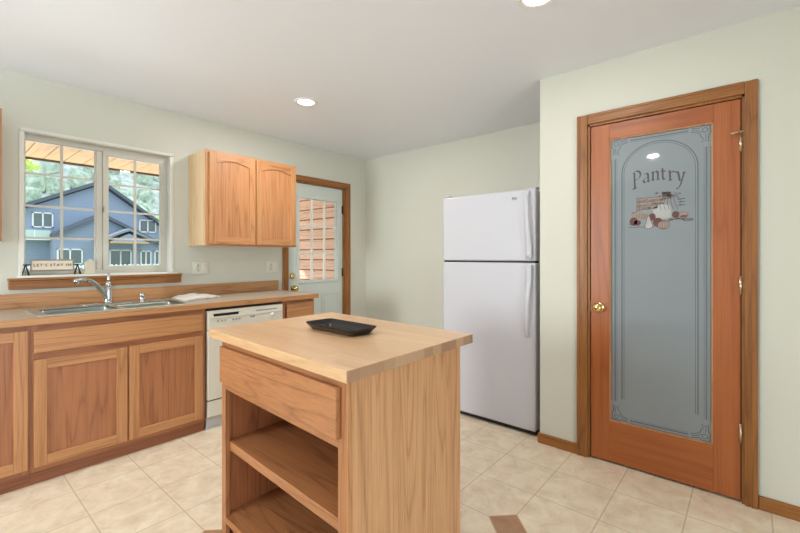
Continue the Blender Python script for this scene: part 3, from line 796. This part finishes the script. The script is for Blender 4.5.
# ------------------------------------------------------------------ kitchen island
UX = Vector((math.cos(math.radians(1.05)), math.sin(math.radians(1.05)), 0)); UY = Vector((math.sin(math.radians(3)), math.cos(math.radians(3)), 0))
I0 = Vector((.808, .898, 0))
def isl(q): return I0 + UX*q[0] + UY*q[1] + Vector((0, 0, q[2]))
il = empty('kitchen_island', tuple(isl((.36, .5, 0))), 'oak kitchen island with butcher block top, one drawer and open shelves', 'island')
IT = .922
TA, TB = .742, 1.006
b = MB(); b.box(0, TA, 0, TB, IT-.038, IT, 0, .003, xf=isl)
for f in b.bm.faces:
    n = f.normal if f.normal.length else Vector((0, 0, 1))
b.bm.normal_update()
for f in b.bm.faces:
    if abs(f.normal.z) < .5: f.material_index = 1 if abs(f.normal.y) > .5 else 2
obj('butcher_block_top', b, [butcher('maple_strips', 'y'), butcher_end('maple_end_grain', 'x'), wood('maple_edge', 'y')], il)
A0, A1, B0, B1 = .03, .684, .03, .93
OI, OR = {a: wood('oak_island', a) for a in 'xyz'}, {a: wood('oak_island_red', a) for a in 'xyz'}
zt = IT-.0385
b = MB(); b.box(A0, A1, B0, B0+.018, 0, zt, xf=isl); obj('end_panel', b, OI['z'], il)
b = MB(); b.box(A0, A1, B1-.018, B1, 0, zt, xf=isl); obj('end_panel', b, wood('oak_inside_shade', 'z'), il)
b = MB(); b.box(A1-.012, A1, B0+.018, B1-.018, 0, zt, xf=isl); obj('back_panel', b, wood('oak_inside_shade', 'z'), il)
b = MB()   # face frame
b.box(A0-.001, A0-.0002, B0+.001, B0+.018, 0, zt, xf=isl); b.box(A0-.001, A0+.02, B0+.018, B0+.046, 0, zt, 0, xf=isl); b.box(A0-.001, A0+.02, B1-.04, B1, 0, zt, 0, .0015, xf=isl)
b.box(A0, A0+.02, B0+.046, B1-.04, zt-.04, zt, 1, xf=isl); b.box(A0, A0+.02, B0+.046, B1-.04, .662, .712, 1, xf=isl)
obj('face_frame', b, [OR['z'], OR['y']], il)
b = MB(); b.box(A0-.003, A0+.018, B0-.003, B0-.0003, 0, zt, 0, .001, xf=isl); obj('corner_trim', b, wood('oak_frame', 'z'), il)
b = MB(); b.box(A0-.02, A0-.001, .064, .912, .695, .855, 0, .003, xf=isl); dr = obj('drawer_front', b, OR['y'], il)
b = MB(); b.box(A0+.02, A1-.08, .08, .1, .70, .82, xf=isl); b.box(A0+.02, A1-.08, .86, .88, .70, .82, xf=isl); b.box(A0+.02, A1-.08, .1, .86, .70, .71, xf=isl); b.box(A1-.1, A1-.08, .1, .86, .71, .82, xf=isl)
obj('drawer_box', b, OI['y'], il)
b = MB(); b.box(A0+.02, A1-.012, B0+.018, B1-.018, .380, .420, 0, .002, xf=isl); obj('shelf', b, OR['y'], il)
b = MB(); b.box(A0-.001, A1-.012, B0+.046, B1-.04, .060, .092, 0, .002, xf=isl); b.box(A0+.02, A1-.012, B0+.018, B1-.018, .060, .0915, xf=isl); obj('shelf', b, OR['y'], il)
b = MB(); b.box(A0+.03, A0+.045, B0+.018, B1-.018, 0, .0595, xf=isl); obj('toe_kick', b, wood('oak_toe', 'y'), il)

# dark glazed tray
def tray():
    bm_ = bmesh.new(); rings = []
    L_, W_ = .345, .155
    def ring(l, w_, z, rad, wav=0):
        out = []
        for cx, cy, s_ in ((w_/2-rad, l/2-rad, 0), (-w_/2+rad, l/2-rad, 1), (-w_/2+rad, -l/2+rad, 2), (w_/2-rad, -l/2+rad, 3)):
            for k in range(7):
                a = s_*PI/2 + k*PI/12
                x, y = cx+rad*math.cos(a), cy+rad*math.sin(a)
                out.append(bm_.verts.new((x, y, z)))
            # extra points toward the next corner, dipping where the handle cut-outs are
            nx_ = []
            for p in nx_: out.append(bm_.verts.new((p[0], p[1]-(0.012 if p[1] > 0 else -.012)*wav, z-.008*wav)))
        return out
    spec = [(.28, .10, 0, .018, 0), (.295, .112, .001, .02, 0), (.33, .142, .022, .024, .6), (.345, .155, .030, .026, 1), (.342, .152, .0325, .025, 1), (.336, .146, .030, .023, 1), (.318, .13, .022, .02, .6), (.285, .104, .007, .016, 0), (.27, .09, .006, .014, 0)]
    for s_ in spec: rings.append(ring(*s_))
    n = len(rings[0])
    bm_.faces.new(rings[0][::-1]); bm_.faces.new(rings[-1])
    for k in range(len(rings)-1):
        for j in range(n):
            f = bm_.faces.new([rings[k][j], rings[k][(j+1) % n], rings[k+1][(j+1) % n], rings[k+1][j]]); f.smooth = True
    bmesh.ops.recalc_face_normals(bm_, faces=bm_.faces[:])
    return bm_
tr = obj('serving_tray', tray(), M_tray)
tr.location = (1.222, 1.402, IT+.0005); tr.rotation_euler = (0, 0, math.radians(-2))
setp(tr, 'dark purple rectangular glazed serving tray on the butcher block island', 'tray')

# ------------------------------------------------------------------ refrigerator
fr = empty('refrigerator', (3.16, 1.52, 0), 'white top-freezer refrigerator standing in the recess beside the pantry wall', 'refrigerator')
fy0, fy1, fx, fz = 1.128, 1.905, 2.762, 1.732
b = MB(); b.box(fx+.075, XE-.03, fy0+.004, fy1-.004, .03, fz-.012, 0, .006); obj('cabinet', b, M_appl, fr)
def fdoor(name, z0, z1):
    b = MB(); b.box(fx, fx+.066, fy0, fy1, z0, z1, 0, .012, 3); return obj(name, b, M_appl, fr)
fd = fdoor('freezer_door', 1.224, fz); rd = fdoor('fridge_door', .035, 1.212)
b = MB(); b.box(fx+.012, fx+.074, fy0+.008, fy1-.008, 1.2121, 1.2239); b.box(fx+.067, fx+.074, fy0+.012, fy1-.012, .06, fz-.03); obj('gasket', b, M_dark, fr)
b = MB(); b.box(fx+.03, fx+.09, fy0+.01, fy1-.01, .004, .034); obj('toe_grille', b, M_dark, fr)
def handle(parent, z0, z1, up):
    """long moulded grip close to the opening edge, bowed away from the door at its free end"""
    bm_ = bmesh.new(); n = 16; rings = []
    for k in range(n+1):
        t = k/n; z = z0+(z1-z0)*t
        q = 1-t if up else t                       # 0 at the free end, 1 next to the door gap
        bow = .010+.030*math.sin(PI*min(1, q*1.15+.02))**.7 if q < .85 else .022
        wd = .013+.010*q; yc = fy0+.040+.016*(1-q)**1.5
        sec = []
        for m in range(10):
            a = 2*PI*m/10; sec.append(bm_.verts.new((fx-bow-.002+.009*math.cos(a), yc+wd*math.sin(a), z)))
        rings.append(sec)
    for k in range(n):
        for m in range(10):
            f = bm_.faces.new([rings[k][m], rings[k][(m+1) % 10], rings[k+1][(m+1) % 10], rings[k+1][m]]); f.smooth = True
    bm_.faces.new(rings[0][::-1]); bm_.faces.new(rings[-1]); bmesh.ops.recalc_face_normals(bm_, faces=bm_.faces[:])
    b = MB(); b.bm.free(); b.bm = bm_
    yb = fy0+.056
    b.box(fx-.020, fx+.002, (fy0+.04 if up else yb)-.014, (fy0+.04 if up else yb)+.014, z0-.012, z0+.022, 0, .005)
    b.box(fx-.024, fx+.002, (yb if up else fy0+.04)-.016, (yb if up else fy0+.04)+.016, z1-.025, z1+.008, 0, .005)
    obj('handle', b, M_appl, parent)
handle(fd, 1.245, fz-.02, True); handle(rd, .70, 1.19, False)
b = MB(); b.box(fx-.003, fx+.001, 1.258, 1.308, 1.660, 1.688, 0, .002); bd = obj('badge', b, plain('badge_grey', (190, 190, 192), .3, .3), fr)
b = MB()
for k in range(6): b.box(fx-.0036, fx-.0025, 1.265+.006*k, 1.2695+.006*k, 1.671, 1.6775+(.005 if k in (5, 3) else 0))
b.box(fx-.0036, fx-.0025, 1.265, 1.303, 1.665, 1.6675)
obj('badge_lettering', b, M_dark, bd)
for a_, b_, c_, d_ in ((fx+.002, fx+.07, fy1-.06, fy1-.01), (fx+.01, fx+.075, fy0, fy0+.07)):
    b = MB(); b.box(a_, b_, c_, d_, fz, fz+.012, 0, .003); obj('hinge_cover', b, M_appl, fr)

# ------------------------------------------------------------------ wall plates, sill ornaments
def plate(x0, x1, z0, z1, label, toggle_first):
    r_ = empty('wall_plate', ((x0+x1)/2, YN, (z0+z1)/2), label, 'outlet', 'white outlet plates over the counter')
    b = MB(); b.box(x0, x1, YN-.006, YN, z0, z1, 0, .003); obj('plate', b, M_plate, r_)
    zc = (z0+z1)/2
    xa, xb = x0+(x1-x0)*.28, x0+(x1-x0)*.72
    if not toggle_first: xa, xb = xa, xb
    b = MB()
    for dz in (-.02, .02): b.lathe([(.001, -.0095), (.0155, -.009), (.0165, -.006)], (xa, YN, zc+dz), 'y', 20)
    rc = obj('receptacle', b, M_plate, r_)
    for dz in (-.02, .02):
        for dx in (-.006, .006):
            b = MB(); b.box(xa+dx-.0012, xa+dx+.0012, YN-.0102, YN-.0085, zc+dz-.004, zc+dz+.005); obj('slot', b, M_dark, rc)
    b = MB(); b.box(xb-.017, xb+.017, YN-.009, YN-.005, zc-.033, zc+.033, 0, .002); b.box(xb-.005, xb+.005, YN-.016, YN-.008, zc-.002, zc+.012, 0, .002); obj('switch', b, M_plate, r_)
plate(1.497, 1.632, 1.102, 1.212, 'white outlet plate on the wall close to the window stool', False)
plate(2.200, 2.335, 1.094, 1.206, 'white outlet plate on the wall next to the entry door casing', True)

sg = empty('tabletop_sign', (.56, YN, WZ0+.004), 'small framed sign reading LET\'S STAY IN between black iron stands on the sill', 'sign')
zs = WZ0+.0045; ys = YN-.018
def stand(x):
    b = MB()
    b.tube([(x-.017, ys-.018, zs), (x-.001, ys, zs+.068), (x+.001, ys, zs+.068), (x+.017, ys-.018, zs)], .003, 8)
    b.tube([(x-.017, ys+.018, zs), (x-.001, ys, zs+.068), (x+.001, ys, zs+.068), (x+.017, ys+.018, zs)], .003, 8)
    return b
b = stand(.436); b.tube([(.424, ys, zs+.069), (.462, ys, zs+.069)], .0042, 8); obj('stand', b, M_black, sg)
b = stand(.708); b.tube([(.682, ys, zs+.069), (.718, ys, zs+.069)], .0042, 8); obj('stand', b, M_black, sg)
tilt = math.radians(-12)
def tl(q):   # board leans back a little about its pivot
    y, z = q[1]-ys, q[2]-(zs+.064)
    return Vector((q[0], ys + y*math.cos(tilt)-z*math.sin(tilt), zs+.064 + y*math.sin(tilt)+z*math.cos(tilt)))
b = MB(); x0, x1, z0, z1 = .458, .690, zs+.026, zs+.105
b.box(x0, x1, ys-.004, ys+.008, z0, z0+.008, 0, .001, xf=tl); b.box(x0, x1, ys-.004, ys+.008, z1-.008, z1, 0, .001, xf=tl); b.box(x0, x0+.009, ys-.004, ys+.008, z0+.008, z1-.008, 0, .001, xf=tl); b.box(x1-.009, x1, ys-.004, ys+.008, z0+.008, z1-.008, 0, .001, xf=tl)
obj('sign_frame', b, M_signfr, sg)
b = MB(); b.box(x0+.008, x1-.008, ys+.0, ys+.005, z0+.007, z1-.007, xf=tl); sf = obj('sign_face', b, M_sign, sg)
def text_mesh(s_, size, place):
    cu = bpy.data.curves.new('text', 'FONT'); cu.body = s_; cu.size = size; cu.extrude = .0003; cu.align_x = 'CENTER'; cu.align_y = 'CENTER'; cu.resolution_u = 2; cu.space_character = 1.25; cu.offset = .0004
    to = bpy.data.objects.new('text', cu); COL.objects.link(to); bpy.context.view_layer.update()
    me = bpy.data.meshes.new_from_object(to.evaluated_get(bpy.context.evaluated_depsgraph_get()))
    bm_ = bmesh.new(); bm_.from_mesh(me)
    bpy.data.objects.remove(to); bpy.data.curves.remove(cu); bpy.data.meshes.remove(me)
    for v_ in bm_.verts: v_.co = place(v_.co.copy())
    return bm_
obj('sign_lettering', text_mesh("LET'S STAY IN", .026, lambda q: tl((.574+q.x, ys-.0006-q.z, (z0+z1)/2+q.y))), M_ink, sf)

b = MB(); hx0, hx1 = .748, .806
b.prism([(hx0, zs), (hx1, zs), (hx1, zs+.082), ((hx0+hx1)/2+.004, zs+.108), (hx0, zs+.082)], 'y', ys-.014, ys+.012, bev=.0015)
hb = obj('house_block', b, M_block); setp(hb, 'cream house-shaped block ornament on the sill right of the sign', 'ornament')

# ------------------------------------------------------------------ recessed ceiling lights
def downlight(x, y, power, label):
    r_ = empty('recessed_light', (x, y, CEIL), label, 'ceiling light', 'recessed ceiling lights')
    b = MB(); b.lathe([(.062, -.001), (.066, -.006), (.084, -.006), (.09, -.002), (.09, 0), (.062, 0)], (x, y, CEIL), n=40); obj('trim_ring', b, plain('trim_white', (236, 234, 230), .4), r_)
    b = MB(); b.lathe([(.001, -.0035), (.05, -.0035), (.063, -.002), (.063, 0)], (x, y, CEIL), n=40); obj('lens', b, M_lamp, r_)
    l = light('recessed_lamp', 'AREA', (0, 0, -.008), (0, 0, 0), power, (1, .98, .94), shape='DISK', size=.11); l.parent = r_
downlight(1.925, 2.605, 15, 'round lit recessed ceiling light in front of the window wall')
downlight(1.835, .742, 6, 'round lit recessed ceiling light cut off by the top of the picture')
downlight(-.16, .87, 8, 'round recessed ceiling light mirrored in the pantry door glass')

# ------------------------------------------------------------------ outside: porch
b = MB(); b.box(-6, 7, YN+.15, 6.6, -.14, -.02); struct('porch_slab', b, plain('concrete', (196, 190, 180), .8, var=.2, bscale=6))
def soffit():
    m = wood('soffit', 'y', 5)
    b_ = MB(); rn = random.Random(5)
    for k in range(46):
        x = -4+k*.2; b_.box(x+.004, x+.196, YN+.15, 6.85, 2.50, 2.52, 0)
    b_.box(-4, 5.2, YN+.15, 6.85, 2.522, 2.56, 1); b_.box(-4, 5.2, 6.85, 6.89, 2.474, 2.66, 2)
    return struct('porch_ceiling', b_, [m, M_dark, plain('fascia', (92, 78, 66), .6)])
soffit()
b = MB(); zz = 0
rn = random.Random(9)
while zz < 2.5:
    z1 = min(zz+.15, 2.5)
    b.prism([(3.80, zz+.014), (3.768, zz+.014), (3.79, z1-.004), (3.80, z1-.004)], 'y', YN+.15, 7.2)
    zz += .15
b.box(3.80, 3.9, YN+.15, 7.2, 0, 2.5, 1)
struct('porch_siding', b, [wood('cedar', 'y', 8), plain('cedar_gap', (150, 92, 58), .8)])

# ground, hill
b = MB(); b.box(-8, 9, 6.6, 14, -.3, -.1); struct('added_patio', b, plain('pale_concrete', (226, 218, 206), .8, var=.1, bscale=6))  # added pale slab, out of view, to bounce sun up onto the soffit
b = MB(); b.box(-60, 90, 6.6, 62, -.5, -.3); struct('ground', b, plain('lawn', (150, 165, 110), .9, var=.4, bscale=2))
def hill():
    bm_ = bmesh.new(); n = 60
    g = []
    for i in range(n+1):
        row = []
        for j in range(n//2+1):
            x = -40+170*i/n; y = 62+90*j/(n//2); z = -1+85*(j/(n//2))**1.1 + 5*noise.noise(Vector((x*.05, y*.05, 0)))*min(1, j/6)
            row.append(bm_.verts.new((x, y, z)))
        g.append(row)
    for i in range(n):
        for j in range(n//2):
            f = bm_.faces.new([g[i][j], g[i+1][j], g[i+1][j+1], g[i][j+1]]); f.smooth = True
    return bm_
def hill_mat(name, c1, c2, c3, sc):
    m, nt, b_ = newmat(name); tc = N(nt, 'ShaderNodeTexCoord')
    nz = N(nt, 'ShaderNodeTexNoise', Scale=sc, Detail=5, Roughness=.7); nt.links.new(tc.outputs['Object'], nz.inputs['Vector'])
    n2 = N(nt, 'ShaderNodeTexNoise', Scale=sc*.12, Detail=2); nt.links.new(tc.outputs['Object'], n2.inputs['Vector'])
    f = MA(nt, 'MINIMUM', MA(nt, 'MAXIMUM', MA(nt, 'MULTIPLY', MA(nt, 'SUBTRACT', nz.outputs[0], .4), 5), 0), 1)
    nt.links.new(MIX(nt, n2.outputs[0], MIX(nt, f, lin(c1), lin(c2)), lin(c3)), b_.inputs['Base Color']); b_.inputs['Roughness'].default_value = 1; b_.inputs['Specular IOR Level'].default_value = 0
    return m
M_hill = hill_mat('hill_foliage', (140, 156, 142), (234, 234, 220), (196, 200, 194), .9)  # haze and overexposure put into the pale foliage tones
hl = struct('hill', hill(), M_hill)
def forest():
    bm_ = bmesh.new(); rn = random.Random(11)
    for k in range(1500):
        x = -20+130*rn.random(); y = 64+80*rn.random(); j = (y-62)/90
        z = -1.2+85*j**1.1+5*noise.noise(Vector((x*.05, y*.05, 0)))*min(1, j*30/6)
        r_ = .7+1.1*rn.random()
        res = bmesh.ops.create_icosphere(bm_, subdivisions=1, radius=r_, matrix=Matrix.Translation((x, y, z+r_*.5)))
        for q in res['verts']: q.co += Vector((rn.gauss(0, .22), rn.gauss(0, .22), rn.gauss(0, .3)+.4*r_*(q.co.z > z+r_*.9)))
    return bm_
fo = obj('forest', forest(), hill_mat('tree_foliage', (122, 148, 118), (226, 232, 206), (182, 194, 182), 1.3)); setp(fo, 'pale hazy trees covering the hillside behind the blue house', 'forest', kind='stuff')  # tree tones also carry the painted-in haze

# neighbouring blue house
M_blue = siding_mat('blue_siding', (148, 162, 184), .2, .8)
M_roof = plain('roof_edge', (92, 100, 112), .7, var=.2, bscale=3)
M_trimw = plain('outside_white', (240, 240, 236), .5)
M_pane = plain('dark_glass', (96, 112, 110), .08, 0, .5, var=.5, bscale=1.2)
hs = empty('house', (8, 38, -.3), 'two-storey blue gabled house across the yard, seen through the sink window', 'house')
b = MB(); b.prism([(4.15, -.3), (12.3, -.3), (12.3, 3.35), (8.17, 6.3), (4.15, 4.27)], 'y', 35, 41); obj('walls', b, M_blue, hs)
b = MB(); b.prism([(3.4, 3.95), (8.17, 6.37), (13.2, 2.78), (13.2, 3.02), (8.17, 6.62), (3.4, 4.2)], 'y', 34.5, 41.3); obj('roof', b, M_roof, hs)
b = MB(); b.prism([(5.38, -.3), (11.6, -.3), (11.6, 1.9), (7.78, 3.86), (5.38, 2.47)], 'y', 32.95, 35); obj('front_wing', b, M_blue, hs)
b = MB(); b.prism([(5.3, 2.45), (7.78, 3.86), (11.9, 1.72), (11.9, 1.93), (7.78, 4.1), (5.3, 2.68)], 'y', 32.5, 35); obj('wing_roof', b, M_roof, hs)
b = MB(); b.prism([(7.3, 2.22), (8.75, 2.9), (10.3, 2.18), (10.3, 2.3), (8.75, 3.06), (7.3, 2.36)], 'y', 30.6, 33); obj('porch_roof', b, plain('porch_roof_grey', (130, 138, 146), .7), hs)
b = MB(); b.prism([(7.75, 2.2), (8.75, 2.72), (9.8, 2.2)], 'y', 30.75, 33); obj('porch_gable', b, M_blue, hs)
b = MB(); b.box(7.7, 9.9, 30.75, 30.95, 2.08, 2.2); obj('porch_beam', b, plain('porch_beam_tan', (206, 160, 116), .7), hs)
def hwin(x0, x1, z0, z1, y, div=1):
    b = MB(); t = .075
    b.box(x0, x1, y-.08, y, z0, z0+t); b.box(x0, x1, y-.08, y, z1-t, z1); b.box(x0, x0+t, y-.08, y, z0, z1); b.box(x1-t, x1, y-.08, y, z0, z1); xc = (x0+x1)/2; b.box(xc-t/2, xc+t/2, y-.08, y, z0, z1)
    f = obj('house_window', b, M_trimw, hs)
    b = MB(); b.box(x0+t, x1-t, y-.04, y-.005, z0+t, z1-t); obj('panes', b, M_pane, f)
    return f
hwin(4.55, 5.6, 3.11, 4.1, 35); hwin(5.45, 6.75, .72, 1.72, 32.95); hwin(10.6, 11.75, 3.05, 4.02, 35); hwin(8.2, 9.5, .45, 1.7, 32.95); hwin(10.05, 10.75, .6, 1.65, 32.95); hwin(10.95, 11.55, .6, 1.65, 32.95)
b = MB(); b.box(3.9, 5.35, 34.2, 34.95, 2.28, 2.4, 1); b.box(3.9, 5.35, 34.2, 34.26, 2.4, 2.9); b.box(4.55, 4.6, 34.18, 34.2, 2.4, 2.9, 1)
obj('balcony', b, [plain('balcony_panel', (196, 214, 204), .5), M_trimw], hs)

# white picket fence
fe = empty('fence', (8, 28, -.3), 'low white railing fence in front of the blue house', 'fence')
b = MB(); b.box(3.2, 12, 27.97, 28.03, .12, .22); b.box(3.2, 12, 27.97, 28.03, .62, .72); obj('rails', b, M_trimw, fe)
for k in range(40):
    x = 3.3+.22*k; b = MB(); b.box(x, x+.1, 27.95, 27.98, -.3, .78); obj('picket', b, M_trimw, fe)

# foliage clumps
def clump(name, c, r_, nleaf, mat, label, cat, trunk, seed, leaf=.12):
    rn = random.Random(seed); root = empty(name, (c[0], c[1], trunk[2]), label, cat)
    bm_ = bmesh.new()
    for k in range(nleaf):
        d = Vector((rn.gauss(0, 1), rn.gauss(0, 1), rn.gauss(0, 1))).normalized()*(rn.random()**.4)
        p = Vector(c)+Vector((d.x*r_[0], d.y*r_[1], d.z*r_[2]))
        a = Vector((rn.gauss(0, 1), rn.gauss(0, 1), rn.gauss(0, .6))).normalized(); bb = a.orthogonal().normalized()
        s_ = leaf*(.6+.8*rn.random())
        vs = [bm_.verts.new(p+a*s_), bm_.verts.new(p+bb*s_*.45+a.cross(bb)*s_*.15), bm_.verts.new(p-a*s_), bm_.verts.new(p-bb*s_*.45+a.cross(bb)*s_*.15)]
        bm_.faces.new(vs)
    obj('foliage', bm_, mat, root)
    b_ = MB(); b_.tube([trunk, (trunk[0]+.05, trunk[1], (trunk[2]+c[2])/2), (c[0], c[1], c[2])], [.09, .06, .03], 8); obj('trunk', b_, plain('bark', (110, 90, 72), .9), root)
M_leaf = plain('bright_leaf', (200, 222, 60), .6, var=.3, bscale=8)
M_leaf2 = plain('spring_leaf', (190, 214, 60), .6, var=.3, bscale=2)
clump('tree', (.80, 9.2, 2.76), (.48, .5, .2), 330, M_leaf, 'bright green branch hanging into view at the upper left of the window', 'tree', (.2, 9.4, -.3), 1, .07)
clump('tree', (15.8, 48, 4.1), (1.7, 1.4, 1.3), 900, M_leaf2, 'yellow-green tree behind the right end of the blue house', 'tree', (15.8, 48, -.3), 2, .3)
